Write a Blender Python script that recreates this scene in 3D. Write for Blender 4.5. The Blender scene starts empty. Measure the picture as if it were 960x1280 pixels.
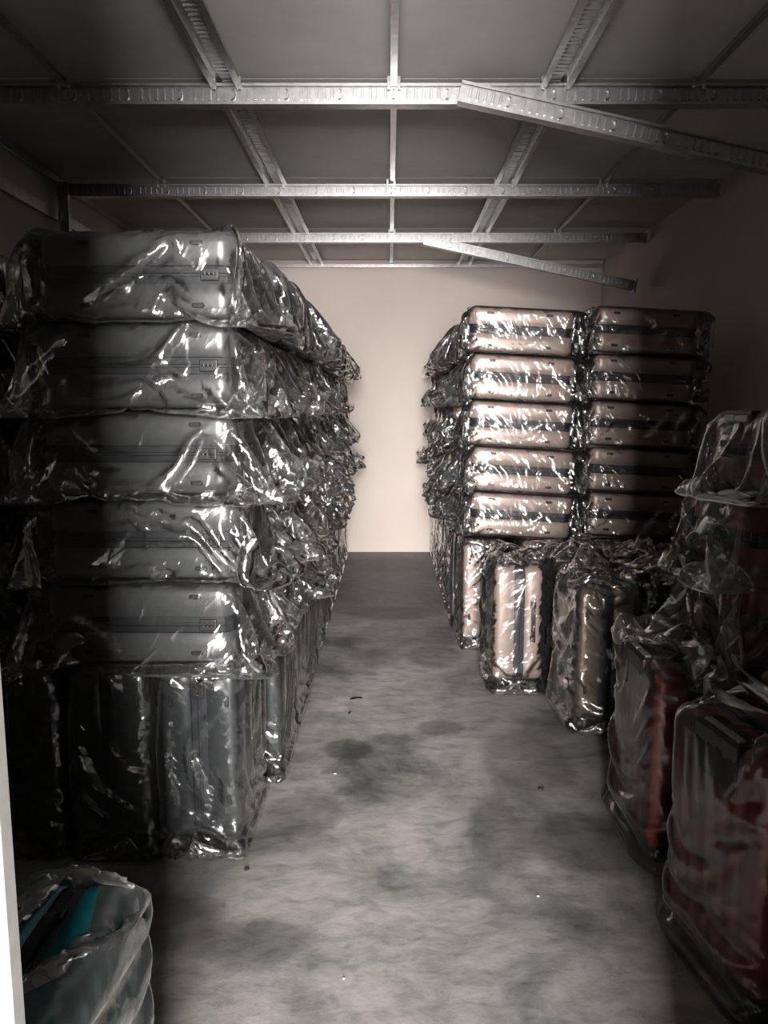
import bpy, bmesh, math, random
import numpy as np
from mathutils import Vector, Matrix, Euler

# ------------------------------------------------------------------ camera, world, light, exposure
SC = bpy.context.scene
COL = SC.collection
SC.view_settings.view_transform = 'Standard'
SC.view_settings.look = 'None'
SC.view_settings.gamma = 1.0
SC.view_settings.use_curve_mapping = False
SC.view_settings.exposure = 0.0
SC.cycles.use_denoising = True
SC.cycles.max_bounces = 8
SC.cycles.transparent_max_bounces = 28
SC.cycles.sample_clamp_indirect = 6.0
SC.cycles.caustics_reflective = False
SC.cycles.caustics_refractive = False

F_PX = 962.0
PITCH = math.atan(130 / F_PX)
cam = bpy.data.cameras.new('camera')
cam_o = bpy.data.objects.new('camera', cam)
COL.objects.link(cam_o)
cam.sensor_fit = 'VERTICAL'
cam.sensor_height = 36.0
cam.lens = 36.0 * F_PX / 1280
cam.shift_x = -7.0 / 1280
cam.clip_start = 0.02
cam_o.location = (0, 0, 1.6)
cam_o.rotation_euler = (math.pi / 2 - PITCH, 0, 0)
SC.camera = cam_o

W = bpy.data.worlds.new('overcast_daylight')
SC.world = W
W.use_nodes = True
W.node_tree.nodes['Background'].inputs['Color'].default_value = (0.80, 0.92, 0.95, 1)
W.node_tree.nodes['Background'].inputs['Strength'].default_value = 0.04

def area(name, loc, rot, sx, sy, power, color):
    l = bpy.data.lights.new(name, 'AREA')
    l.shape = 'RECTANGLE'; l.size = sx; l.size_y = sy; l.energy = power; l.color = color
    o = bpy.data.objects.new(name, l); COL.objects.link(o)
    o.location = loc; o.rotation_euler = rot
    return o
# daylight that falls in through the open doorway from the yard behind the photographer
area('daylight_through_door', (0.15, -9.0, 3.1), (math.radians(90), 0, 0), 4.6, 6.0, 8300, (1.0, 0.94, 0.915))

R = random.Random(7)
PI = math.pi

# ------------------------------------------------------------------ materials
def new_mat(name):
    m = bpy.data.materials.new(name); m.use_nodes = True
    nt = m.node_tree
    return m, nt, nt.nodes['Principled BSDF']

def N(nt, t, **kw):
    n = nt.nodes.new(t)
    for k, v in kw.items():
        if k in n.inputs.keys(): n.inputs[k].default_value = v
        else: setattr(n, k, v)
    return n

def ramp(nt, stops):
    n = nt.nodes.new('ShaderNodeValToRGB')
    e = n.color_ramp.elements
    e[0].position, e[0].color = stops[0][0], (*stops[0][1], 1)
    e[1].position, e[1].color = stops[1][0], (*stops[1][1], 1)
    for p, c in stops[2:]:
        x = e.new(p); x.color = (*c, 1)
    return n

def plain(name, col, rough=0.4, metal=0.0, var=0.08, scale=40, bump=0.0, coat=0.0):
    m, nt, b = new_mat(name)
    tc = N(nt, 'ShaderNodeTexCoord')
    no = N(nt, 'ShaderNodeTexNoise'); no.inputs['Scale'].default_value = scale; no.inputs['Detail'].default_value = 4
    nt.links.new(tc.outputs['Object'], no.inputs['Vector'])
    r = ramp(nt, [(0.3, tuple(c * (1 - var) for c in col)), (0.7, tuple(min(1, c * (1 + var)) for c in col))])
    nt.links.new(no.outputs['Fac'], r.inputs['Fac'])
    nt.links.new(r.outputs['Color'], b.inputs['Base Color'])
    b.inputs['Roughness'].default_value = rough
    b.inputs['Metallic'].default_value = metal
    b.inputs['Coat Weight'].default_value = coat
    if bump:
        bp = N(nt, 'ShaderNodeBump'); bp.inputs['Strength'].default_value = bump; bp.inputs['Distance'].default_value = 0.01
        nt.links.new(no.outputs['Fac'], bp.inputs['Height']); nt.links.new(bp.outputs['Normal'], b.inputs['Normal'])
    return m

def mat_floor():
    m, nt, b = new_mat('stained_concrete')
    L = nt.links.new
    g = N(nt, 'ShaderNodeNewGeometry')
    sep = N(nt, 'ShaderNodeMapping'); L(g.outputs['Position'], sep.inputs['Vector'])
    n1 = N(nt, 'ShaderNodeTexNoise'); n1.inputs['Scale'].default_value = 1.7; n1.inputs['Detail'].default_value = 7; n1.inputs['Roughness'].default_value = 0.62; n1.inputs['Distortion'].default_value = 0.5
    n2 = N(nt, 'ShaderNodeTexNoise'); n2.inputs['Scale'].default_value = 11; n2.inputs['Distortion'].default_value = .6; n2.inputs['Detail'].default_value = 8; n2.inputs['Roughness'].default_value = 0.7
    n3 = N(nt, 'ShaderNodeTexNoise'); n3.inputs['Scale'].default_value = 70; n3.inputs['Detail'].default_value = 4
    sep2 = N(nt, 'ShaderNodeMapping'); sep2.inputs['Scale'].default_value = (.75, 1.5, 1); L(g.outputs['Position'], sep2.inputs['Vector'])
    L(sep2.outputs['Vector'], n2.inputs['Vector'])
    for n in (n1, n3): L(sep.outputs['Vector'], n.inputs['Vector'])
    r1 = ramp(nt, [(0.32, (0.066, 0.076, 0.071)), (0.66, (0.38, 0.365, 0.345)), (0.47, (0.225, 0.228, 0.213))])
    L(n1.outputs['Fac'], r1.inputs['Fac'])
    r2 = ramp(nt, [(0.28, (0.42, 0.43, 0.42)), (0.70, (1.2, 1.18, 1.16)), (0.5, (.92, .92, .91))])
    L(n2.outputs['Fac'], r2.inputs['Fac'])
    mx = N(nt, 'ShaderNodeMix', data_type='RGBA', blend_type='MULTIPLY'); mx.inputs['Factor'].default_value = 0.82
    L(r1.outputs['Color'], mx.inputs['A']); L(r2.outputs['Color'], mx.inputs['B'])
    cur = mx.outputs['Result']
    # dried spill marks and painted far-floor shade: centre x, y, half sizes, depth
    for (x, y, sx, sy, k) in STAINS_AND_SHADE:
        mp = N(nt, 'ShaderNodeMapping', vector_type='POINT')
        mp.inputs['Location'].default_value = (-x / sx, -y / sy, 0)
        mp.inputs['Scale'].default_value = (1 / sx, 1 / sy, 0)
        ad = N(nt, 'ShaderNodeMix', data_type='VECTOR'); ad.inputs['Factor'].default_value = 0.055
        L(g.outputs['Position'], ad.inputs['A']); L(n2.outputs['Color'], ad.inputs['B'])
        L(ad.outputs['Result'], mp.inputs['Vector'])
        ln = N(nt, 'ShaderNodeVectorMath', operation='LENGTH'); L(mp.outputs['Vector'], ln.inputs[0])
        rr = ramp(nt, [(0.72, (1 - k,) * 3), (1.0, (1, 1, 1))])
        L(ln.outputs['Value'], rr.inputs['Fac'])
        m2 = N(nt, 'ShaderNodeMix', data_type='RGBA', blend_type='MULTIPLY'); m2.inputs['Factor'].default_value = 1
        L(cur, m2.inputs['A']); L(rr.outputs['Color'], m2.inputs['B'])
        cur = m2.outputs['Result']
    L(cur, b.inputs['Base Color'])
    rr = ramp(nt, [(0.3, (0.42,) * 3), (0.7, (0.68,) * 3)]); L(n1.outputs['Fac'], rr.inputs['Fac'])
    L(rr.outputs['Color'], b.inputs['Roughness'])
    bp = N(nt, 'ShaderNodeBump'); bp.inputs['Strength'].default_value = 0.15; bp.inputs['Distance'].default_value = 0.004
    L(n3.outputs['Fac'], bp.inputs['Height']); L(bp.outputs['Normal'], b.inputs['Normal'])
    return m

def mat_plaster(name, col):
    m, nt, b = new_mat(name)
    L = nt.links.new
    g = N(nt, 'ShaderNodeNewGeometry')
    n1 = N(nt, 'ShaderNodeTexNoise'); n1.inputs['Scale'].default_value = 1.1; n1.inputs['Detail'].default_value = 5
    n2 = N(nt, 'ShaderNodeTexNoise'); n2.inputs['Scale'].default_value = 55; n2.inputs['Detail'].default_value = 5
    L(g.outputs['Position'], n1.inputs['Vector']); L(g.outputs['Position'], n2.inputs['Vector'])
    r = ramp(nt, [(0.3, tuple(c * 0.9 for c in col)), (0.7, col)])
    L(n1.outputs['Fac'], r.inputs['Fac']); L(r.outputs['Color'], b.inputs['Base Color'])
    b.inputs['Roughness'].default_value = 0.75
    bp = N(nt, 'ShaderNodeBump'); bp.inputs['Strength'].default_value = 0.2; bp.inputs['Distance'].default_value = 0.003
    L(n2.outputs['Fac'], bp.inputs['Height']); L(bp.outputs['Normal'], b.inputs['Normal'])
    return m

def mat_film(name='clear_plastic_film', haze=0.012, tint=(0.95, 0.955, 0.95), gloss=2.2, rough=0.07, bump=0.34, scale=1.0, cells=(26, 10, 6), turn=(.3, .8, .2), graze=.58):
    m = bpy.data.materials.new(name); m.use_nodes = True
    nt = m.node_tree; nt.nodes.clear(); L = nt.links.new
    out = N(nt, 'ShaderNodeOutputMaterial')
    tc = N(nt, 'ShaderNodeTexCoord')
    # crumpled relief: stretched cells, each a flat facet with its own tilt, over finer ones
    g = N(nt, 'ShaderNodeNewGeometry')
    nz = N(nt, 'ShaderNodeTexNoise'); nz.inputs['Scale'].default_value = 5; nz.inputs['Detail'].default_value = 2
    L(tc.outputs['Object'], nz.inputs['Vector'])
    cur = g.outputs['Normal']
    for (sc_, rot, k) in ((cells, turn, 1.0), (tuple(2.8 * c for c in cells), (-turn[0], turn[1] + .3, turn[2] - .6), .7)):
        wv = N(nt, 'ShaderNodeMix', data_type='VECTOR'); wv.inputs['Factor'].default_value = 0.10
        L(tc.outputs['Object'], wv.inputs['A']); L(nz.outputs['Color'], wv.inputs['B'])
        mp = N(nt, 'ShaderNodeMapping', vector_type='TEXTURE'); mp.inputs['Scale'].default_value = tuple(1 / (x * scale) for x in sc_); mp.inputs['Rotation'].default_value = rot
        L(wv.outputs['Result'], mp.inputs['Vector'])
        v = N(nt, 'ShaderNodeTexVoronoi', feature='F1'); v.inputs['Scale'].default_value = 1.0
        L(mp.outputs['Vector'], v.inputs['Vector'])
        su = N(nt, 'ShaderNodeVectorMath', operation='SUBTRACT'); su.inputs[1].default_value = (.5, .5, .5)
        L(v.outputs['Color'], su.inputs[0])
        # tilt also varies a little inside a facet so that it is slightly curved
        df_ = N(nt, 'ShaderNodeVectorMath', operation='SUBTRACT'); L(mp.outputs['Vector'], df_.inputs[0]); L(v.outputs['Position'], df_.inputs[1])
        ad = N(nt, 'ShaderNodeVectorMath', operation='MULTIPLY_ADD'); ad.inputs[1].default_value = (.35, .35, .35)
        L(df_.outputs[0], ad.inputs[0]); L(su.outputs[0], ad.inputs[2])
        ma = N(nt, 'ShaderNodeVectorMath', operation='MULTIPLY_ADD'); ma.inputs[1].default_value = (bump * k,) * 3
        L(ad.outputs[0], ma.inputs[0]); L(cur, ma.inputs[2])
        cur = ma.outputs[0]
    bp = N(nt, 'ShaderNodeVectorMath', operation='NORMALIZE'); L(cur, bp.inputs[0])
    tr = N(nt, 'ShaderNodeBsdfTransparent'); tr.inputs['Color'].default_value = (*tint, 1)
    df = N(nt, 'ShaderNodeBsdfDiffuse'); df.inputs['Color'].default_value = (0.8, 0.82, 0.81, 1)
    tl = N(nt, 'ShaderNodeBsdfTranslucent'); tl.inputs['Color'].default_value = (0.8, 0.82, 0.81, 1)
    md = N(nt, 'ShaderNodeMixShader'); md.inputs[0].default_value = 0.45
    L(df.outputs[0], md.inputs[1]); L(tl.outputs[0], md.inputs[2])
    lw = N(nt, 'ShaderNodeLayerWeight'); lw.inputs['Blend'].default_value = 0.25
    hz = N(nt, 'ShaderNodeMath', operation='MULTIPLY_ADD', use_clamp=True); hz.inputs[1].default_value = graze; hz.inputs[2].default_value = haze
    fp = N(nt, 'ShaderNodeMath', operation='POWER'); fp.inputs[1].default_value = 1.8; L(lw.outputs['Facing'], fp.inputs[0])
    L(fp.outputs[0], hz.inputs[0])
    m1 = N(nt, 'ShaderNodeMixShader'); L(hz.outputs[0], m1.inputs[0]); L(tr.outputs[0], m1.inputs[1]); L(md.outputs[0], m1.inputs[2])
    gl = N(nt, 'ShaderNodeBsdfGlossy'); gl.inputs['Roughness'].default_value = rough; gl.inputs['Color'].default_value = (1, 1, 1, 1)
    g2 = N(nt, 'ShaderNodeBsdfGlossy'); g2.inputs['Roughness'].default_value = rough * 3.2; L(bp.outputs[0], g2.inputs['Normal'])
    mg = N(nt, 'ShaderNodeMixShader'); mg.inputs[0].default_value = .45
    L(bp.outputs[0], gl.inputs['Normal'])
    L(gl.outputs[0], mg.inputs[1]); L(g2.outputs[0], mg.inputs[2])
    fr = N(nt, 'ShaderNodeFresnel'); fr.inputs['IOR'].default_value = 1.5; L(bp.outputs[0], fr.inputs['Normal'])
    fm = N(nt, 'ShaderNodeMath', operation='MULTIPLY', use_clamp=True); fm.inputs[1].default_value = gloss
    L(fr.outputs[0], fm.inputs[0])
    m2 = N(nt, 'ShaderNodeMixShader'); L(fm.outputs[0], m2.inputs[0]); L(m1.outputs[0], m2.inputs[1]); L(mg.outputs[0], m2.inputs[2])
    L(m2.outputs[0], out.inputs['Surface'])
    return m

# spill marks, then painted far-floor shade (x, y, half x, half y, strength)
STAINS_AND_SHADE = [(-0.16, 3.30, .125, .12, .42), (0.045, 3.40, .10, .075, .36), (0.27, 3.53, .13, .10, .40),
          (0.62, 3.2, .22, .35, .35), (-0.30, 2.75, .17, .17, .30), (-.72, 2.12, .30, .17, .55), (0.42, 2.6, .12, .28, .30),
          (0.75, 2.55, .30, .22, .45), (-0.35, 2.05, .2, .1, .35), (0.05, 5.6, .4, .22, .35), (-.3, 4.9, .25, .12, .3), (0.3, 4.6, .2, .25, .3), (0.0, 7.4, .5, .4, .3), (0.05, 6.5, .75, 1.1, .38), (-.1, 8.1, .9, .9, .4), (.15, 5.0, .35, .7, .25)]  # last three broad ellipses paint the grazing-light falloff into the far floor colour
M = dict(
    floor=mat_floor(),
    plaster=mat_plaster('beige_plaster', (0.70, 0.625, 0.56)),
    ceiling=plain('grey_board', (0.64, 0.645, 0.62), 0.6, 0, .08, 3),
    steel=plain('galvanised_steel', (0.50, 0.51, 0.51), 0.33, 0.9, .15, 25),
    white_paint=plain('white_door_paint', (0.52, 0.52, 0.50), 0.5),
    charcoal=plain('charcoal_shell', (0.10, 0.106, 0.107), 0.30, 0.3, .08, 60),
    graphite=plain('graphite_shell', (0.035, 0.041, 0.043), 0.32, 0.3, .08, 60),
    black=plain('black_shell', (0.02, 0.021, 0.022), 0.30, 0.1),
    champagne=plain('champagne_shell', (0.35, 0.275, 0.24), 0.36, 0.25, .05, 60),
    bronze=plain('bronze_shell', (0.155, 0.115, 0.085), 0.33, 0.5),
    red=plain('red_shell', (0.20, 0.026, 0.017), 0.36, 0.15),
    teal=plain('teal_shell', (0.012, 0.17, 0.20), 0.30, 0.1),
    band=plain('zip_band_black', (0.009, 0.012, 0.016), 0.55),
    plastic=plain('black_plastic', (0.012, 0.012, 0.013), 0.42),
    rubber=plain('wheel_rubber', (0.02, 0.02, 0.021), 0.55),
    hub=plain('wheel_hub_grey', (0.16, 0.165, 0.17), 0.4, 0.3),
    pale=plain('pale_grip', (0.42, 0.44, 0.43), 0.35, 0.4),
    film=mat_film(),
    film_tight=mat_film('tight_plastic_film', haze=0.006, gloss=2.2, rough=0.08, bump=0.34, scale=1.0, cells=(36, 10, 6), turn=(.1, .75, .1), graze=.4),
    film_smooth=mat_film('smooth_plastic_film', haze=0.012, gloss=1.5, rough=0.12, bump=0.07, graze=.09),
    film_milky=mat_film('milky_plastic_film', haze=0.045, gloss=1.8, rough=0.15, bump=0.22, graze=.22),
    leaf=plain('dry_leaf', (0.02, 0.017, 0.012), 0.8),
    stone=plain('pale_grit', (0.5, 0.5, 0.47), 0.8),
)

# ------------------------------------------------------------------ mesh helpers
def mesh_of(name, bm, smooth=False):
    me = bpy.data.meshes.new(name); bm.normal_update(); bm.to_mesh(me); bm.free()
    if smooth:
        me.polygons.foreach_set('use_smooth', [True] * len(me.polygons))
    return me

def link(name, me, mat=None, parent=None, loc=(0, 0, 0), rot=(0, 0, 0), scale=(1, 1, 1)):
    o = bpy.data.objects.new(name, me); COL.objects.link(o)
    o.location = loc; o.rotation_euler = rot; o.scale = scale
    if parent: o.parent = parent
    if mat:
        if not me.materials: me.materials.append(mat)
        if me.materials[0] != mat:
            o.material_slots[0].link = 'OBJECT'; o.material_slots[0].material = mat
    return o

def box(bm, x0, x1, y0, y1, z0, z1, bevel=0.0, mtx=None):
    r = bmesh.ops.create_cube(bm, size=1.0)
    vs = r['verts']
    for v in vs:
        v.co = Vector((x0 + (v.co.x + .5) * (x1 - x0), y0 + (v.co.y + .5) * (y1 - y0), z0 + (v.co.z + .5) * (z1 - z0)))
    if bevel:
        es = list({e for v in vs for e in v.link_edges})
        rr = bmesh.ops.bevel(bm, geom=es, offset=bevel, segments=2, affect='EDGES', profile=0.6)
        vs = list({v for f in rr['faces'] for v in f.verts} | {v for v in vs if v.is_valid})
    if mtx is not None:
        bmesh.ops.transform(bm, matrix=mtx, verts=vs)
    return vs

def cyl(bm, r, h, mtx, seg=14, r2=None):
    bmesh.ops.create_cone(bm, cap_ends=True, segments=seg, radius1=r, radius2=r if r2 is None else r2, depth=h, matrix=mtx)

def box_mesh(name, *a, **k):
    bm = bmesh.new(); box(bm, *a, **k); return mesh_of(name, bm)

def struct(name, me, mat):
    o = link(name, me, mat); o['kind'] = 'structure'; return o

# ------------------------------------------------------------------ the room
XL, XR, YB, YF, ZC = -2.28, 2.28, 8.5, 0.93, 3.16
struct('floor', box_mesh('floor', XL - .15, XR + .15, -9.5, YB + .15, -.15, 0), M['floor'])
struct('wall_left', box_mesh('wall_left', XL - .15, XL, YF, YB + .15, 0, ZC + .1), M['plaster'])
struct('wall_right', box_mesh('wall_right', XR, XR + .15, YF, YB + .15, 0, ZC + .1), M['plaster'])
struct('wall_back', box_mesh('wall_back', XL, XR, YB, YB + .15, 0, ZC + .1), M['plaster'])
DX0, DX1, DZ = -0.487, 0.52, 3.05
bm = bmesh.new()
box(bm, XL, DX0 - .045, YF, YF + .07, 0, ZC + .1); box(bm, DX1 + .045, XR, YF, YF + .07, 0, ZC + .1)
box(bm, DX0 - .045, DX1 + .045, YF, YF + .07, DZ + .045, ZC + .1)
struct('wall_front', mesh_of('wall_front', bm), M['plaster'])
bm = bmesh.new()
box(bm, DX0 - .12, DX0, YF - .03, YF, 0, ZC, .002); box(bm, DX1, DX1 + .12, YF - .03, YF, 0, ZC, .002)
box(bm, DX0, DX1, YF - .03, YF, DZ, ZC, .002)
struct('trim_1', mesh_of('trim_1', bm), M['white_paint'])
cl = struct('ceiling', box_mesh('ceiling', XL, XR, YF, YB, ZC + .012, ZC + .1), M['ceiling'])
RIBX = [-1.55, -0.775, 0.02, 0.79, 1.47]
PURY = [1.0, 2.4, 3.92, 5.52, 7.02, YB - .02]
xs = [XL] + RIBX + [XR]
for i in range(len(xs) - 1):
    for j in range(len(PURY) - 1):
        g = .003
        link('panel', box_mesh('panel', xs[i] + g, xs[i + 1] - g, PURY[j] + g, PURY[j + 1] - g, ZC, ZC + .012, bevel=.002), M['ceiling'], cl)

# ------------------------------------------------------------------ roof steel
def tag(o, label, cat, group=None):
    o['label'] = label; o['category'] = cat
    if group: o['group'] = group
    return o

def emboss(length, h, period=.255):
    """pressed marks along a channel web: bars and a half ring, in the x-z plane facing -y"""
    bm = bmesh.new()
    x = .05; k = 0
    while x < length - .04:
        j = k % 7
        if j < 5:
            box(bm, x - .0065, x + .0065, -.013, .001, -h * .27, h * .27, .0015)
        elif j == 5:
            for a in range(8):
                t0 = -1.9 + a * .5
                box(bm, -.006, .006, -.013, .001, -.004, .004, mtx=Matrix.Translation((x + .012 * math.cos(t0), 0, h * .24 * math.sin(t0))) @ Matrix.Rotation(-t0 + PI / 2, 4, 'Y'))
        else:
            box(bm, x - .012, x + .004, -.004, .001, -.003, .003)
        x += .0365; k += 1
    return mesh_of('embossing', bm)

def channel(bm, length, h, depth=.045, lip=.016, t=.003):
    """hat channel along x, web facing -y with two lips standing forward"""
    box(bm, 0, length, 0, t, -h / 2, h / 2)
    box(bm, 0, length, -lip, t, h / 2 - t, h / 2)
    box(bm, 0, length, -lip, t, -h / 2, -h / 2 + t)
    box(bm, 0, length, -lip - t, -lip, h / 2 - .012, h / 2)
    box(bm, 0, length, -lip - t, -lip, -h / 2, -h / 2 + .012)
    box(bm, 0, length, t, depth, h / 2 - t, h / 2)
    box(bm, 0, length, t, depth, -h / 2, -h / 2 + t)

def beam(name, p0, p1, h, label, cat, group, ends=False, y_off=0):
    p0, p1 = Vector(p0), Vector(p1)
    ln = (p1 - p0).length
    e = bpy.data.objects.new(name, None); COL.objects.link(e)
    e.location = p0; e.rotation_euler = (0, -math.atan2(p1.z - p0.z, p1.x - p0.x), 0)
    bm = bmesh.new(); channel(bm, ln, h)
    link('channel', mesh_of('channel', bm), M['steel'], e)
    o = link('embossing', emboss(ln, h), M['steel'], e); o['kind'] = 'stuff'
    if ends:
        bm = bmesh.new(); box(bm, ln - .012, ln, -.03, .06, -h * .75, h * .75, .002)
        link('end_plate', mesh_of('end_plate', bm), M['steel'], e)
    tag(e, label, cat, group); return e

PW = ['foremost visible steel ceiling beam, carrying the long brace', 'middle steel ceiling beam with an upright hanger at its left end', 'third steel ceiling beam, short brace rising to it']
for i, (y, zc, h) in enumerate(((3.92, 3.085, .095), (5.52, 3.075, .08), (7.02, 3.08, .08))):
    b_ = beam('ceiling_beam', (XL + (.02 if i != 1 else 0.01), y, zc), (XR - .02, y, zc), h, PW[i], 'beam', 'galvanised ceiling beams')
    for rx in RIBX:                                                   # clips that hold the ribs to the beam
        w = .075 if abs(abs(rx) - .8) < .05 else .03
        bm = bmesh.new()
        for s in (-1, 1):
            box(bm, rx + s * w * .8 - .008 - (XL + .02), rx + s * w * .8 + .008 - (XL + .02), -.028, -.02, h / 2 - .03, h / 2 + .03, .001)
            cyl(bm, .006, .01, Matrix.Translation((rx + s * w * .8 - (XL + .02), -.032, h / 2 - .015)) @ Matrix.Rotation(PI / 2, 4, 'X'), 6)
        link('clip', mesh_of('clip', bm), M['steel'], b_)
beam('ceiling_brace', (0.33, 3.855, 3.075), (2.25, 3.855, 2.67), .095, 'long embossed steel brace sloping from foremost beam down to right wall', 'brace', None)
beam('ceiling_brace', (0.30, 6.96, 3.05), (2.16, 6.96, 2.66), .08, 'short-looking steel brace sloping from third beam to plate on right wall', 'brace', None, ends=True)

# ribs running from front to back between beams and boards
names = ['outermost left', 'wide trough on the left of the middle', 'narrow one along the middle', 'wide trough on the right of the middle', 'outermost right']
for i, rx in enumerate(RIBX):
    e = bpy.data.objects.new('ceiling_rib', None); COL.objects.link(e); e.location = (rx, 1.0, ZC - .001)
    wide = i in (1, 3)
    bm = bmesh.new(); L_ = YB - .03 - 1.0
    if wide:
        w = .06
        box(bm, -w, w, 0, L_, -.006, 0)
        for s in (-1, 1):
            box(bm, s * w - .002, s * w + .002, 0, L_, -.045, 0)
            box(bm, min(s * w, s * (w + .016)), max(s * w, s * (w + .016)), 0, L_, -.047, -.044)
            box(bm, min(s * w, s * (w - .016)), max(s * w, s * (w - .016)), 0, L_, -.047, -.044)
    else:
        w = .016
        box(bm, -.003, .003, 0, L_, -.03, 0); box(bm, -w, w, 0, L_, -.034, -.030)
    link('rib_channel', mesh_of('rib_channel', bm), M['steel'], e)
    if wide:
        bm = bmesh.new(); y = .05
        while y < L_ - .05:
            box(bm, -.028, .028, y - .006, y + .006, -.011, -.005); y += .037
        o = link('embossing', mesh_of('embossing', bm), M['steel'], e); o['kind'] = 'stuff'
    tag(e, 'steel ceiling rib running front to back, ' + names[i], 'rib', 'steel ceiling ribs')
# wall rails, back track, hanger on the left
o = link('wall_rail', box_mesh('wall_rail', XL + .002, XL + .035, 1.0, YB - .01, ZC - .05, ZC - .002, bevel=.002), M['steel']); tag(o, 'upper steel rail along top of the left wall under the boards', 'rail')
bm = bmesh.new(); box(bm, XL + .002, XL + .012, 1.0, YB - .01, 2.86, 2.945, .002); box(bm, XL + .002, XL + .03, 1.0, YB - .01, 2.86, 2.866)
o = link('wall_rail', mesh_of('wall_rail', bm), M['steel']); tag(o, 'lower steel rail on the left wall below the upper rail', 'rail')
bm = bmesh.new(); box(bm, XL + .04, XR - .01, YB - .03, YB - .003, 3.085, 3.12, .002)
o = link('wall_track', mesh_of('wall_track', bm), M['steel']); tag(o, 'thin steel track along the top of the back wall', 'track')
e = bpy.data.objects.new('hanger_post', None); COL.objects.link(e); e.location = (XL + .055, 5.48, 2.62)
bm = bmesh.new(); box(bm, -.02, .042, -.02, -.016, 0, .5); box(bm, .04, .044, -.03, .02, 0, .5); box(bm, -.02, -.016, -.03, .02, 0, .5)
link('post', mesh_of('post', bm), M['steel'], e)
for z in (.27, .44):
    bm = bmesh.new(); box(bm, -.028, .03, -.034, -.02, z - .035, z + .035, .004); cyl(bm, .009, .012, Matrix.Translation((0, -.038, z)) @ Matrix.Rotation(PI / 2, 4, 'X'), 8)
    link('bracket', mesh_of('bracket', bm), M['steel'], e)
tag(e, 'short upright steel hanger post with two brackets at left end of middle beam', 'post')

# ------------------------------------------------------------------ suitcase parts (local: x thickness, y width, z length; wheels at z=0)
T, WD, LB, WH = .275, .46, .655, .062
LT = WH + LB
RC, BH = .065, .028

def outline(d, ys, zs):
    """rounded rectangle in y,z inset by d; straight samples stay put; counter-clockwise; returns pts and tags"""
    hw, hl, r = WD / 2, LB / 2, RC
    rr = max(r - d, 0.0); P = []
    def arc(cy, cz, a0):
        for k in range(1, 6):
            a = a0 + k * PI / 12
            P.append((cy + rr * math.cos(a), cz + rr * math.sin(a), 1))
    for z in zs: P.append((hw - d, z, 0))
    arc(hw - r, hl - r, 0)
    for y in reversed(ys): P.append((y, hl - d, 2))
    arc(-hw + r, hl - r, PI / 2)
    for z in reversed(zs): P.append((-hw + d, z, 0))
    arc(-hw + r, -hl + r, PI)
    for y in ys: P.append((y, -hl + d, 2))
    arc(hw - r, -hl + r, 1.5 * PI)
    return P

def shell_mesh(sgn, nrib=5):
    hw, hl = WD / 2 - RC, LB / 2 - RC
    ys = [-hw]; prof = [0.0]
    pitch = 2 * hw / nrib
    for k in range(nrib):
        c = -hw + (k + .5) * pitch
        for dx, g in ((-.34, 0), (-.22, -.8), (-.1, -1), (.1, -1), (.22, -.8), (.34, 0)):
            ys.append(c + dx * pitch); prof.append(g)
    ys.append(hw); prof.append(0.0)
    zs = [-hl, -hl * .5, 0, hl * .5, hl]
    groove = dict(zip([round(y, 6) for y in ys], prof)); G = .007
    rf = .034; H = T / 2
    rings = [(0.004, BH, 0), (0.0, BH + .004, 0), (0.0, H - rf - .03, 0), (0.0, H - rf - .005, 0.5)]
    for a in (22, 45, 68, 90):
        aa = math.radians(a); rings.append((rf * (1 - math.cos(aa)), H - rf + rf * math.sin(aa), 1))
    rings.append((RC * .8, H + .0005, 1))
    bm = bmesh.new(); prev = None
    for (d, x, gw) in rings:
        row = []
        for (y, z, t) in outline(d, ys, zs):
            g = groove.get(round(y, 6), 0) * G * gw if t == 2 else 0
            frac = min(1, max(0, (x - (H - rf)) / rf))
            xx = x + g * frac; zz = z + (math.copysign(1, z) * g * (1 - frac))
            row.append(bm.verts.new((sgn * xx, y, zz)))
        if prev:
            n = len(row)
            for i in range(n):
                f = (prev[i], prev[(i + 1) % n], row[(i + 1) % n], row[i])
                bm.faces.new(f if sgn > 0 else f[::-1])
        prev = row
    # inner rectangular grid
    grid = [[bm.verts.new((sgn * (H + .0005 + prof[i] * G), y, z)) for z in zs] for i, y in enumerate(ys)]
    ny, nz = len(ys), len(zs)
    for i in range(ny - 1):
        for j in range(nz - 1):
            f = (grid[i][j], grid[i + 1][j], grid[i + 1][j + 1], grid[i][j + 1])
            bm.faces.new(f if sgn > 0 else f[::-1])
    # ring index -> rectangle border vertex
    inner = []
    for j in range(nz): inner.append(grid[ny - 1][j])
    inner += [grid[ny - 1][nz - 1]] * 5
    for i in range(ny - 1, -1, -1): inner.append(grid[i][nz - 1])
    inner += [grid[0][nz - 1]] * 5
    for j in range(nz - 1, -1, -1): inner.append(grid[0][j])
    inner += [grid[0][0]] * 5
    for i in range(ny): inner.append(grid[i][0])
    inner += [grid[ny - 1][0]] * 5
    n = len(prev)
    for i in range(n):
        q = [prev[i], prev[(i + 1) % n], inner[(i + 1) % n], inner[i]]
        u = []
        for v in q:
            if v not in u: u.append(v)
        if len(u) >= 3:
            bm.faces.new(u if sgn > 0 else u[::-1])
    bmesh.ops.translate(bm, vec=(0, 0, WH + LB / 2), verts=bm.verts)
    me = mesh_of('shell', bm, True)
    return me

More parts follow.
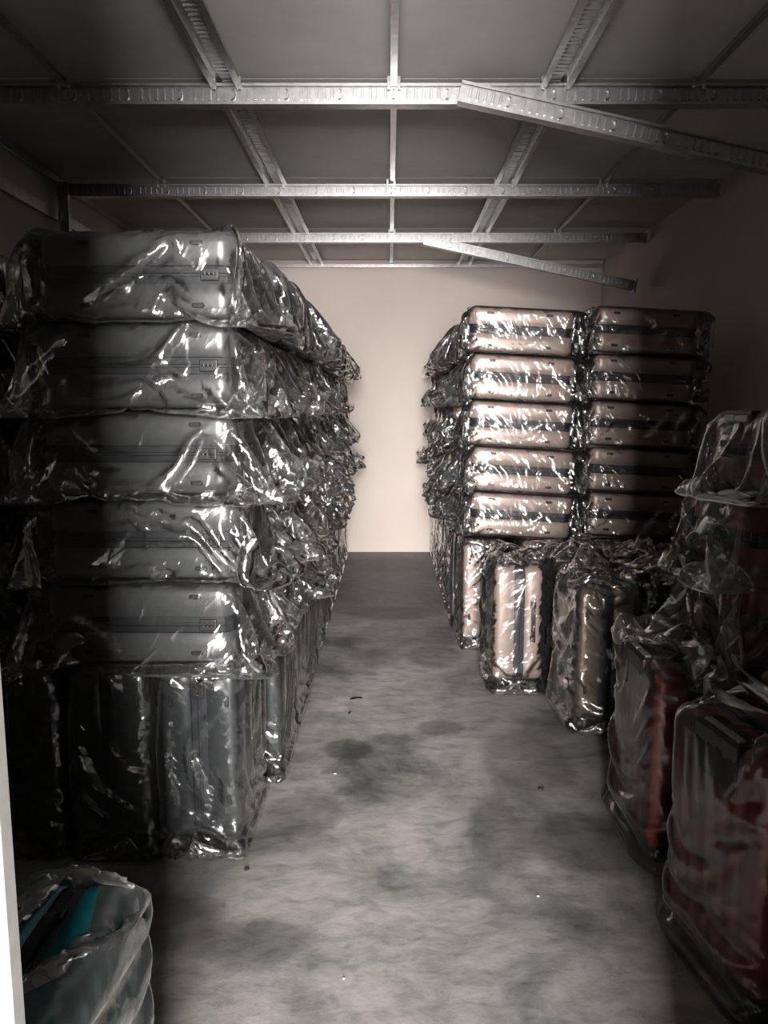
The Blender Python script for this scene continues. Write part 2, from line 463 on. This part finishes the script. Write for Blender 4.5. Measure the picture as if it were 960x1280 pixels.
def band_mesh():
    zs = [0.0]; ys = [0.0]
    bm = bmesh.new(); rows = []
    for (d, x) in ((.014, -BH - .006), (.009, -BH + .002), (.008, -.006), (.012, -.004), (.012, .004), (.008, .006), (.009, BH - .002), (.014, BH + .006)):
        rows.append([bm.verts.new((x, y, z + WH + LB / 2)) for (y, z, t) in outline(d, ys, zs)])
    for a, b in zip(rows, rows[1:]):
        n = len(a)
        for i in range(n): bm.faces.new((a[i], a[(i + 1) % n], b[(i + 1) % n], b[i]))
    return mesh_of('zip_band', bm, False)

def wheel_mesh():
    bm = bmesh.new()
    rx = Matrix.Rotation(PI / 2, 4, 'Y')
    for s in (-1, 1):
        cyl(bm, .024, .010, Matrix.Translation((s * .009, 0, .024)) @ rx, 18)
        cyl(bm, .019, .013, Matrix.Translation((s * .009, 0, .024)) @ rx, 18)
    return mesh_of('wheel', bm)

def fork_mesh():
    bm = bmesh.new()
    box(bm, -.005, .005, -.016, .016, .02, .054, .003)
    cyl(bm, .026, .016, Matrix.Translation((0, .004, .058)), 16, .034)
    return mesh_of('wheel_fork', bm)

def hub_mesh():
    bm = bmesh.new(); rx = Matrix.Rotation(PI / 2, 4, 'Y')
    cyl(bm, .011, .034, Matrix.Translation((0, 0, .024)) @ rx, 14)
    return mesh_of('hub', bm)

def sweep_handle(length, rise, thick, wid):
    """flat strap handle in the y-z plane along y standing up in z"""
    bm = bmesh.new(); pts = []
    for k in range(13):
        t = k / 12; y = (t - .5) * length
        z = rise * (1 - abs(2 * t - 1) ** 4)
        pts.append((y, z))
    prev = None
    for (y, z) in pts:
        row = [bm.verts.new((sx * wid / 2, y, z + sz * thick / 2)) for sx, sz in ((-1, -1), (1, -1), (1, 1), (-1, 1))]
        if prev:
            for i in range(4): bm.faces.new((prev[i], prev[(i + 1) % 4], row[(i + 1) % 4], row[i]))
        else: bm.faces.new(row[::-1])
        prev = row
    bm.faces.new(prev)
    for s in (-1, 1): box(bm, -wid * .7, wid * .7, s * length / 2 - .02, s * length / 2 + .02, -.006, .006, .003)
    bmesh.ops.recalc_face_normals(bm, faces=bm.faces)
    return mesh_of('handle', bm)

def foot_mesh():
    """stadium-shaped rubber foot on the +y side"""
    bm = bmesh.new(); n = 16; rows = []
    for (s, y) in ((1, -.004), (1, .005), (.8, .008), (.45, .008), (.4, .005)):
        row = []
        for k in range(n):
            a = 2 * PI * k / n
            cx_ = .008 * math.cos(a); cz = .008 * math.sin(a) + (.013 if math.sin(a) >= 0 else -.013)
            row.append(bm.verts.new((cx_ * s, y, cz * (s if s > .5 else s + .25))))
        rows.append(row)
    for a, b in zip(rows, rows[1:]):
        for i in range(n): bm.faces.new((a[i], b[i], b[(i + 1) % n], a[(i + 1) % n]))
    bm.faces.new(rows[-1]); bmesh.ops.recalc_face_normals(bm, faces=bm.faces)
    return mesh_of('side_foot', bm)

def housing_mesh():
    bm = bmesh.new()
    box(bm, -T / 2 - .006, -T / 2 + .03, -.105, .105, LT - .135, LT + .003, .006)
    box(bm, -T / 2 - .002, -T / 2 + .075, -.105, .105, LT - .03, LT + .006, .006)
    return mesh_of('handle_housing', bm)

def grip_mesh():
    bm = bmesh.new()
    for s in (-1, 1): box(bm, -T / 2 + .010, -T / 2 + .032, s * .05 - .034, s * .05 + .034, LT, LT + .013, .003)
    box(bm, -T / 2 + .012, -T / 2 + .030, -.017, .017, LT, LT + .011)
    return mesh_of('telescopic_grip', bm)

def lock_mesh():
    bm = bmesh.new()
    box(bm, -.02, .02, -.004, .008, -.03, .03, .004)
    for k in (-1, 0, 1): cyl(bm, .007, .006, Matrix.Translation((0, .009, k * .014)) @ Matrix.Rotation(PI / 2, 4, 'Y'), 10)
    return mesh_of('lock', bm)

ME = dict(front=shell_mesh(1), back=shell_mesh(-1), band=band_mesh(), wheel=wheel_mesh(), fork=fork_mesh(), hub=hub_mesh(),
          top_handle=sweep_handle(.17, .022, .010, .024), side_handle=sweep_handle(.19, .018, .009, .022), foot=foot_mesh(),
          housing=housing_mesh(), grip=grip_mesh(), lock=lock_mesh())

def build_case(root, shell, detail=2):
    sm = M[shell]
    link('shell', ME['front'], sm, root); link('shell', ME['back'], sm, root)
    link('zip_band', ME['band'], M['band'], root)
    link('top_handle', ME['top_handle'], M['plastic'], root, (0, 0, LT - .002))
    if detail >= 1:
        for sx in (-1, 1):
            for sy in (-1, 1):
                f = link('wheel', ME['fork'], M['plastic'], root, (sx * .088, sy * .165, 0), (0, 0, (0.5 * sx + sy) if detail < 2 else R.uniform(-1.4, 1.4)))
                link('tyre', ME['wheel'], M['rubber'], f)
                if detail >= 2: link('hub', ME['hub'], M['hub'], f)
            for zz in (WH + LB * .24, WH + LB * .80):
                link('side_foot', ME['foot'], M['plastic'], root, (sx * .098, WD / 2 - .003, zz))
    if detail >= 2:
        link('side_handle', ME['side_handle'], M['plastic'], root, (.075, -WD / 2 + .003, WH + LB * .52), (PI / 2, 0, 0))
        link('lock', ME['lock'], M['plastic'], root, (0, WD / 2 - .004, WH + LB * .86))
        link('handle_housing', ME['housing'], M['plastic'], root)
        link('telescopic_grip', ME['grip'], M['pale'], root)

# ------------------------------------------------------------------ plastic bags: film relaxed over the case by a small cloth solver
def smooth_noise(rs, n, m, a, b):
    """periodic in n, open in m; a x b control cells, cubic-ish upsampling"""
    g = rs.standard_normal((a, b + 1, 3))
    u = np.arange(n) / n * a; v = np.arange(m) / (m - 1) * b * .999
    i = u.astype(int); fu = u - i; fu = fu * fu * (3 - 2 * fu)
    j = v.astype(int); fv = v - j; fv = fv * fv * (3 - 2 * fv)
    i1 = (i + 1) % a
    fu = fu[:, None, None]; fv = fv[None, :, None]
    return (g[i][:, j] * (1 - fu) * (1 - fv) + g[i1][:, j] * fu * (1 - fv) + g[i][:, j + 1] * (1 - fu) * fv + g[i1][:, j + 1] * fu * fv)

def bag_mesh(name, seed, lying=True, n=112, slack=1.10, open_len=.26, seal_len=.06, capped=True, steps=70, iters=6, spread=.8, noise=.02, grav=.8, zpack=.5, tuft=.2, seal_out=.06, fr=.55, press=0, pins=0, ypad=(.015, .025), spad=(.02, .02)):
    rs = np.random.default_rng(seed)
    g0 = .006
    hx, hy, hz = T / 2 + g0, WD / 2 + g0, LT / 2
    per = 4 * (hx + hy) - 8 * .05 + 2 * PI * .05
    P = per * slack
    du = P / n
    Ls, Lo = T / 2 + seal_len, T / 2 + open_len
    tot = Ls + 2 * hz + Lo
    m = int(tot / du) + 1; ds = tot / (m - 1)
    # base ring sampled evenly, starting at +x face centre going to +y
    r = .05; ring = []
    segs = [((hx, -(hy - r)), (hx, hy - r)), 'a', ((hx - r, hy), (-(hx - r), hy)), 'b', ((-hx, hy - r), (-hx, -(hy - r))), 'c', ((-(hx - r), -hy), (hx - r, -hy)), 'd']
    poly = []
    cs = {'a': (hx - r, hy - r, 0), 'b': (-(hx - r), hy - r, PI / 2), 'c': (-(hx - r), -(hy - r), PI), 'd': (hx - r, -(hy - r), 1.5 * PI)}
    for s in segs:
        if isinstance(s, str):
            cx_, cy_, a0 = cs[s]
            for k in range(1, 8): poly.append((cx_ + r * math.cos(a0 + k * PI / 16), cy_ + r * math.sin(a0 + k * PI / 16)))
        else: poly += [s[0], s[1]]
    poly = np.array(poly + [poly[0]])
    cum = np.concatenate([[0], np.cumsum(np.linalg.norm(np.diff(poly, axis=0), axis=1))])
    t = (np.arange(n) / n * cum[-1] + (hy - r)) % cum[-1]
    ring = np.stack([np.interp(t, cum, poly[:, 0]), np.interp(t, cum, poly[:, 1])], 1)
    u = np.arange(n) / n
    tri = np.where(u < .25, u * 4, np.where(u < .75, 2 - u * 4, u * 4 - 4))
    flat = np.stack([np.where((u < .25) | (u > .75), .004, -.004), tri * P / 4], 1)
    s = np.arange(m) * ds
    p = np.zeros((n, m, 3))
    end_dir = rs.uniform(-.05, .05)
    for j in range(m):
        if s[j] < Ls:
            k = 1 - s[j] / Ls; k2 = k ** 1.1
            xy = ring * (1 - k2) + flat * np.array([1, .62]) * k2
            z = -hz - k * seal_len * .7
        elif s[j] < Ls + 2 * hz:
            xy = ring; z = -hz + s[j] - Ls
        else:
            k = (s[j] - Ls - 2 * hz) / Lo; k2 = .72 * min(1, k * 1.15) ** .8
            xy = ring * (1 - k2) + flat * np.array([1, spread * (.55 + .3 * k)]) * k2
            if lying: xy = xy + np.array([-.05 * k, 0])
            else: xy = xy + np.array([end_dir * k, 0])
            z = hz + k * Lo * zpack
        p[:, j, :2] = xy; p[:, j, 2] = z
    amp = np.ones(m) * noise; amp[s > Ls + 2 * hz] *= 2.2; amp[s > Ls + 2 * hz + .08] *= 1.5
    p += (smooth_noise(rs, n, m, 7, 6) + .8 * smooth_noise(rs, n, m, 15, 12) + .35 * smooth_noise(rs, n, m, 33, 28)) * amp[None, :, None]
    diag = math.hypot(du, ds)
    gv = np.array([-1.0, 0, 0]) if lying else np.array([0, 0, -1.0])
    vel = np.zeros_like(p); dt = 1 / 50
    h_box = np.array([T / 2, WD / 2, hz]); rb = .045
    stuck = rs.random((n, m)) < .012
    if pins:                                                     # spots where the film clings, dragged a little sideways: folds fan out from them
        ja = int(Ls / ds) + 1; jb = int((Ls + 2 * hz) / ds) - 1
        pi_ = rs.integers(0, n, pins); pj = rs.integers(ja, jb, pins)
        pt = np.stack([ring[pi_, 0], ring[pi_, 1], -hz + s[pj] - Ls], 1) + rs.uniform(-.022, .022, (pins, 3))
        lim_ = np.array([T / 2 + .006, WD / 2 + .007, hz + .006])
        pt = np.clip(pt, -lim_, lim_)
    def relax(a, b, rest, k):
        d = b - a
        l = np.sqrt((d * d).sum(-1, keepdims=True)) + 1e-9
        c = d * ((l - rest) / l * (.5 * k))
        a += c; b -= c
    def relax_min(a, b, rest, k):
        d = b - a
        l = np.sqrt((d * d).sum(-1, keepdims=True)) + 1e-9
        c = d * (np.minimum(l - rest, 0) / l * (.5 * k))
        a += c; b -= c
    for st in range(steps):
        prev = p.copy()
        p = p + (vel * .93 + gv * grav * dt) * dt
        if press and st < steps * .55:
            f = np.clip((np.abs(p[..., 1]) - WD / 2 + .03) / .03, 0, 1) * np.sign(p[..., 1])
            p[..., 1] += f * press * dt * dt
        if st < steps * .4:
            p += smooth_noise(rs, n, m, 13, 11) * .0012
        for it in range(iters):
            for o in (0, 1):                                     # along the length
                e = (m - o) // 2 * 2 + o
                relax(p[:, o:e:2], p[:, o + 1:e + 1:2][:, :p[:, o:e:2].shape[1]], ds, 1.0)
            for o in (0, 1):                                     # round the ring (n even)
                if o == 0: relax(p[0::2], p[1::2], du, 1.0)
                else:
                    a = p[1::2].copy(); b = np.roll(p[0::2], -1, axis=0).copy()
                    relax(a, b, du, 1.0); p[1::2] = a; p[0::2] = np.roll(b, 1, axis=0)
            q = np.roll(p, -1, axis=0)                           # shear, Jacobi averaged
            for (a, b, ax) in ((p[:, :-1], q[:, 1:], 1), (p[:, 1:], q[:, :-1], 2)):
                d = b - a; l = np.sqrt((d * d).sum(-1, keepdims=True)) + 1e-9
                c = d * ((l - diag) / l * .16)
                if ax == 1: p[:, :-1] += c; p[:, 1:] -= np.roll(c, 1, axis=0)
                else: p[:, 1:] += c; p[:, :-1] -= np.roll(c, 1, axis=0)
            if it % 2 == 0:                                      # bending: keep second neighbours from folding flat
                for k_, stf in ((2, .12), (4, .05)):
                    q = np.roll(p, -k_, axis=0); d = q - p; l = np.sqrt((d * d).sum(-1, keepdims=True)) + 1e-9
                    c = d * (np.minimum(l - du * k_ * .97, 0) / l * stf); p += c; p -= np.roll(c, k_, axis=0)
                    d = p[:, k_:] - p[:, :-k_]; l = np.sqrt((d * d).sum(-1, keepdims=True)) + 1e-9
                    c = d * (np.minimum(l - ds * k_ * .97, 0) / l * stf); p[:, :-k_] += c; p[:, k_:] -= c
            # sealed end stays closed
            mid = .5 * (p[:, 0] + p[(-np.arange(n) + n // 2) % n, 0]); p[:, 0] = mid
            # outside the case
            a = np.abs(p) - (h_box - rb)
            aq = np.maximum(a, 0); ln = np.sqrt((aq * aq).sum(-1, keepdims=True))
            inside = np.minimum(a.max(-1, keepdims=True), 0)
            dist = ln + inside - rb
            nrm = np.where(ln > 1e-6, aq / np.maximum(ln, 1e-6), (a == a.max(-1, keepdims=True)) * 1.0) * np.sign(p)
            hit = dist < .006
            p = np.where(hit, p + nrm * (.006 - dist), p)
            p = np.where(hit & stuck[..., None], prev + (p - prev) * .1, p)
            p = np.where(hit, prev + (p - prev) * fr, p)
            if pins: p[pi_, pj] = pt
            if lying:
                foot = (np.abs(p[..., 1]) < WD / 2) & (np.abs(p[..., 2]) < hz)
                x = p[..., 0]
                lim = np.where(foot, T / 2 + .0065, T / 2 + .0065 + .02)
                low = np.where(foot, T / 2 + .0065, T / 2 + .035)
                p[..., 0] = np.clip(x, -low, lim if capped else T / 2 + .05)
                p[..., 1] = np.clip(p[..., 1], -WD / 2 - ypad[0], WD / 2 + ypad[1])
                p[..., 2] = np.clip(p[..., 2], -hz - seal_out, hz + tuft)
            else:
                top = hz + .008 if capped else hz + .30
                p[..., 2] = np.clip(p[..., 2], -hz + .003, top)
                p[..., 0] = np.clip(p[..., 0], -T / 2 - spad[0], T / 2 + spad[0])
                p[..., 1] = np.clip(p[..., 1], -WD / 2 - spad[1], WD / 2 + spad[1])
        vel = (p - prev) / dt
        sp = np.linalg.norm(vel, axis=-1, keepdims=True); vel *= np.minimum(1, 1.5 / (sp + 1e-9))
    p[..., 2] += hz
    idx = np.arange(n * m).reshape(n, m)
    i1 = np.roll(idx, -1, axis=0)
    faces = np.stack([idx[:, :-1], i1[:, :-1], i1[:, 1:], idx[:, 1:]], -1).reshape(-1, 4)
    me = bpy.data.meshes.new(name)
    me.vertices.add(n * m); me.vertices.foreach_set('co', p.reshape(-1).astype(np.float32))
    me.loops.add(len(faces) * 4); me.loops.foreach_set('vertex_index', faces.reshape(-1).astype(np.int32))
    me.polygons.add(len(faces)); me.polygons.foreach_set('loop_start', np.arange(len(faces), dtype=np.int32) * 4)
    me.update(calc_edges=True); me.validate()
    me.polygons.foreach_set('use_smooth', [True] * len(me.polygons))
    return me

LY = [bag_mesh('bag_lying', 11 + k, True, 116, slack=1.13 + .015 * (k % 3), press=1.3, pins=26, ypad=(.015, .065), noise=.026, open_len=.28 + .05 * (k % 2), capped=True, tuft=.16 + .03 * (k % 3)) for k in range(5)]
DEEP = [bag_mesh('bag_lying_deep', 101 + k, True, 104, slack=1.11, press=.8, pins=16, ypad=(.012, .02), noise=.024, open_len=.30, zpack=.55, tuft=.16 + .03 * k, steps=55) for k in range(3)]
TUFT = [bag_mesh('bag_lying_tufted', 91 + k, True, 104, slack=1.14, press=.8, pins=14, ypad=(.012, .02), noise=.03, open_len=.36, zpack=.62, tuft=.235 + .03 * k, steps=55) for k in range(2)]
LYT3 = bag_mesh('bag_lying_top', 37, True, 104, slack=1.12, noise=.026, open_len=.30, zpack=.55, tuft=.18, capped=False, steps=55, ypad=(.012, .02))
LYT2 = bag_mesh('bag_lying_top', 35, True, 104, slack=1.13, noise=.03, open_len=.34, zpack=.6, tuft=.22, capped=False, steps=55)
LYT = bag_mesh('bag_lying_top', 31, True, 116, slack=1.12, press=1.3, pins=26, ypad=(.015, .065), noise=.026, open_len=.26, capped=False)
TIGHT = [bag_mesh('bag_tight', 41 + k, True, 100, slack=1.045, open_len=.06, noise=.01, steps=50, tuft=.035, seal_out=.02) for k in range(2)]
ST = [bag_mesh('bag_standing', 51 + k, False, 116, slack=1.10, open_len=.16, seal_len=.03, capped=True, steps=60) for k in range(2)]
STF = [bag_mesh('bag_standing_free', 61 + k, False, 116, slack=1.07, open_len=.30, seal_len=.02, capped=False, steps=60, spad=(.04, .05)) for k in range(3)]
SM = [bag_mesh('bag_standing_smooth', 71 + k, False, 100, slack=1.04, open_len=.13 if k else .2, seal_len=.03, capped=False, steps=50, noise=.006, spad=(.04, .05)) for k in range(2)]

TB = bag_mesh('bag_teal', 81, False, 100, slack=1.06, open_len=.07, seal_len=.03, capped=True, steps=55, noise=.012, spad=(.03, .05))

# ------------------------------------------------------------------ placing
def case(label, shell, bag, film='film', lying=None, loc=(0, 0, 0), rz=0.0, detail=2, group=None, scale=1.0, tilt=0.0, flip=False, vary=False):
    """lying: None = upright; +1 = handle end to +X; -1 = handle end to -X. loc = middle of the footprint at base height"""
    e = bpy.data.objects.new('suitcase', None); COL.objects.link(e)
    if lying is None:
        m = Matrix.Rotation(rz, 4, 'Z')
        off = Vector((0, 0, 0))
        m = Matrix.Translation(loc) @ m
    else:
        # columns are images of local x, y, z
        if lying > 0: b = Matrix(((0, 0, 1), (0, -1, 0), (1, 0, 0)))
        else: b = Matrix(((0, 0, -1), (0, -1, 0), (-1, 0, 0)))
        b = b.to_4x4()
        m = Matrix.Translation((loc[0], loc[1], loc[2] + T / 2 * scale + .007)) @ Matrix.Rotation(rz, 4, 'Z') @ Matrix.Rotation(tilt, 4, 'Y') @ b @ Matrix.Translation((0, 0, -LT / 2 * scale))
    e.matrix_world = m @ Matrix.Scale(scale, 4)
    tag(e, label, 'suitcase', group)
    build_case(e, shell, detail)
    sx = -1 if (lying is not None and lying < 0) else 1
    sy = -1 if flip else 1
    b = link('plastic_bag', bag, M[film], e, scale=(sx, sy, 1))
    if vary:                                                      # some bags were pulled on from the other end
        if R.random() < .25: b.scale = (sx, sy, -1); b.location = (0, 0, LT)
        else: b.scale = (sx, -1 if R.random() < .35 else 1, 1)
    return e

LEVEL = ['bottom one', 'second from bottom', 'middle one', 'second from top', 'topmost']
ORD = ['first', 'second', 'third', 'fourth', 'fifth', 'sixth', 'seventh', 'eighth', 'ninth', 'tenth', 'eleventh', 'twelfth']
PT = .2905
# left aisle side: eleven stacks of five lying on upright ones
for i in range(11):
    y = 2.80 + .505 * i
    det = 2 if i == 0 else (1 if i < 4 else 0)
    for k in range(5):
        top = k == 4
        bag = R.choice((LYT3, LYT2)) if top else R.choice(DEEP + TUFT)
        if i == 0: bag = [LY[0], LY[1], LY[2], LY[3], LYT][k]
        lab = f'bagged grey suitcase, {LEVEL[k]} of the {"front" if i == 0 else ORD[i]} stack along the left aisle'
        dx = R.uniform(-.045, .035); dy = R.uniform(-.01, .01)
        if i == 0: dx, dy = [(.0, -.02), (.01, 0), (-.005, .01), (.0, .0), (.005, 0)][k]
        case(lab, 'charcoal' if k > 1 or i else 'charcoal', bag, 'film', +1, (-.85 - .008 * (4 - k) + dx + (.02 if i else 0), y + dy, .722 + PT * k), R.uniform(-.02, .02), det, 'lying suitcases along the left aisle', vary=i > 0)
    lab = f'dark upright suitcase under the {"front" if i == 0 else ORD[i]} stack along the left aisle'
    case(lab, 'graphite', ST[i % 2], 'film', None, (-.665 + (.06 if i else 0), y + (.0 if i == 0 else .06), 0), PI + R.uniform(-.02, .02), 2 if i == 0 else (1 if i < 5 else 0), 'upright suitcases under the left stacks')
case('black upright suitcase in dull plastic, middle of the three under front left stack', 'black', ST[1], 'film', None, (-.985, 2.79, 0), PI + .03, 2, 'upright suitcases under the left stacks', flip=True)
case('black upright suitcase, leftmost of the three under front left stack', 'black', ST[0], 'film', None, (-1.30, 2.80, 0), PI - .02, 2, 'upright suitcases under the left stacks', flip=True)
# far left column, cut by the edge of the picture
for k in range(5):
    case(f'bagged black suitcase cut off at left edge, {LEVEL[k]} of its stack', 'black', LY[(k + 2) % 5] if k < 4 else LYT, 'film', +1, (-1.79 + R.uniform(-.03, .02), 3.0, .722 + PT * (k if k < 4 else 4)), R.uniform(-.03, .03), 1, 'lying suitcases in the outer left column')
for k, x in enumerate((-1.62, -1.95)):
    case(f'black upright suitcase beneath the outer left column, {"aisle" if k == 0 else "wall"} side', 'black', ST[k], 'film', None, (x, 2.97, 0), PI, 1, 'upright suitcases under the left stacks')

# right aisle side: champagne stacks
SR = 1.025
for i in range(7):
    y = 5.235 + .495 * i
    for k in range(5):
        bag = TIGHT[(i + k) % 2] if i == 0 else (R.choice((LYT3, LYT2)) if k == 4 else R.choice(DEEP + TUFT))
        lab = f'bagged champagne suitcase, {LEVEL[k]} of the {"front" if i == 0 else ORD[i]} stack along the right aisle'
        case(lab, 'champagne', bag, 'film_tight' if i == 0 else 'film', -1, (.88 + (R.uniform(-.008, .008) if i == 0 else R.uniform(-.03, .045)) + .006 * (4 - k), y, .748 + .2975 * k), R.uniform(-.012, .012) - (.02 if i == 0 else 0), 2 if i == 0 else (1 if i < 3 else 0), 'lying suitcases along the right aisle', SR, tilt=.055 if i == 0 else 0, flip=bool(k % 2), vary=i > 0)
    case(f'champagne upright suitcase beneath the {"front" if i == 0 else ORD[i]} stack along the right aisle', 'champagne', ST[(i + 1) % 2], 'film_tight', None, (.625 - (.02 if i else 0), y + (-.02 if i == 0 else .0), 0), PI + R.uniform(-.02, .02), 2 if i == 0 else 1, 'upright suitcases under the right stacks', SR)
for k in range(5):
    case(f'bagged champagne suitcase, {LEVEL[k]} of the stack against the right wall', 'champagne', TIGHT[(k + 1) % 2], 'film_tight', -1, (1.665 + R.uniform(-.012, .012), 5.24, .748 + .2975 * k), R.uniform(-.012, .012) - .02, 2, 'lying suitcases by the right wall', SR, tilt=.05, flip=bool(k % 2))
for k, x in enumerate((1.0, 1.45, 1.9)):
    case(f'upright suitcase half hidden beneath the front right stacks, {["nearest the aisle", "in the middle", "nearest the wall"][k]}', 'champagne', ST[k % 2], 'film', None, (x, 5.22, 0), PI, 1, 'upright suitcases under the right stacks', SR)

# upright ones standing in front of the right stacks
case('pale champagne upright suitcase with side handle, wrapped tight, alone at the aisle edge', 'champagne', STF[0], 'film_tight', None, (.725, 4.42, 0), 0.0, 2, None, SR)
case('bronze brown upright suitcase with glossy plastic between the pale one and red ones', 'bronze', STF[1], 'film', None, (1.05, 3.88, 0), PI + .05, 2, None, SR)
case('black upright suitcase behind the nearer red ones, beside bronze one', 'black', STF[2], 'film', None, (1.40, 3.95, 0), PI, 2, 'black upright suitcases on the right', SR)
case('black upright suitcase against the right wall beside another black one', 'black', STF[0], 'film', None, (1.76, 3.95, 0), PI, 2, 'black upright suitcases on the right', SR)
case('upright bagged suitcase with tufted top behind the bronze one', 'bronze', STF[2], 'film', None, (1.08, 4.50, 0), 0.03, 1, 'bagged suitcases in front of right stacks', SR)
case('upright bagged suitcase with tufted top below the wall stack', 'black', STF[1], 'film', None, (1.46, 4.52, 0), 0.0, 1, 'bagged suitcases in front of right stacks', SR)
case('upright bagged suitcase in the corner below the wall stack, nearest right wall', 'black', STF[0], 'film', None, (1.82, 4.52, 0), 0.0, 1, 'bagged suitcases in front of right stacks', SR)
# red ones
case('dark red upright suitcase in hazy plastic, farther of the two red ones by the aisle', 'red', SM[0], 'film_smooth', None, (1.035, 2.72, 0), .0, 2, 'red upright suitcases', 1.0)
case('dark red upright suitcase nearest the camera on the right, black handle housing', 'red', SM[1], 'film_smooth', None, (1.035, 2.03, 0), .14, 2, 'red upright suitcases', 1.0, flip=True)
case('red upright suitcase behind the farther red one, beneath bagged stack', 'red', ST[0], 'film', None, (1.40, 2.75, 0), 0, 1, 'red upright suitcases', 1.0)
case('red upright suitcase nearest right wall beneath bagged stack', 'red', ST[1], 'film', None, (1.76, 2.75, 0), 0, 1, 'red upright suitcases', 1.0)
for k in range(3):
    case(f'red suitcase lying in loose milky plastic at right edge, {["lowest", "middle", "uppermost"][k]} of three', 'red', LY[(k * 2 + 1) % 5] if k < 2 else LYT, 'film_milky', -1, (1.56 + (.0, -.02, .05)[k], 2.78, .722 + PT * k), R.uniform(-.03, .03), 2, 'red suitcases stacked on the right')
# teal one inside the door on the left
case('teal ribbed upright suitcase in milky plastic just inside the left door jamb', 'teal', TB, 'film_milky', None, (-.64, 1.29, 0), 0, 2, None, .885)

# ------------------------------------------------------------------ litter on the floor
def leaf(loc, rz, s, label):
    bm = bmesh.new(); rows = []
    for k in range(9):
        t = k / 8; w = .35 * math.sin(PI * t) ** .7 * (1 + .3 * math.sin(9 * t)); z = .12 * math.sin(3 * t)
        rows.append([bm.verts.new(((t - .5) * s, sg * w * s * .6, .003 + abs(sg) * .004 + z * s * .5)) for sg in (-1, 0, 1)])
    for a, b in zip(rows, rows[1:]):
        for i in range(2): bm.faces.new((a[i], b[i], b[i + 1], a[i + 1]))
    r = bmesh.ops.solidify(bm, geom=bm.faces[:], thickness=.0015)
    o = link('dry_leaf', mesh_of('dry_leaf', bm), M['leaf'], None, loc, (0, 0, rz)); tag(o, label, 'leaf'); return o
leaf((-.185, 4.08, .001), .3, .075, 'small dark dry leaf lying on the floor near the aisle middle')
leaf((-.21, 3.88, .001), 1.2, .03, 'tiny dark leaf crumb on the floor nearer than the leaf')
for k, (x, y, s, mt, lab) in enumerate(((.64, 3.07, .012, 'leaf', 'tiny dark pebble on the floor right of the dried spill marks'), (-.50, 2.50, .010, 'leaf', 'dark crumb of grit beside front left upright suitcase'), (.49, 2.35, .005, 'stone', 'pale grit speck on the bare floor toward the red suitcases'), (-.13, 1.98, .004, 'stone', 'pale grit speck on the bright floor near the bottom of the picture'), (-.24, 3.21, .006, 'stone', 'pale grit speck at the edge of the left spill mark'))):
    bm = bmesh.new(); bmesh.ops.create_icosphere(bm, subdivisions=1, radius=s)
    for v in bm.verts: v.co = Vector((v.co.x * R.uniform(.8, 1.4), v.co.y * R.uniform(.7, 1.2), max(-.002, v.co.z * .6) + s * .2))
    o = link('pebble', mesh_of('pebble', bm), M[mt], None, (x, y, .001)); tag(o, lab, 'pebble')
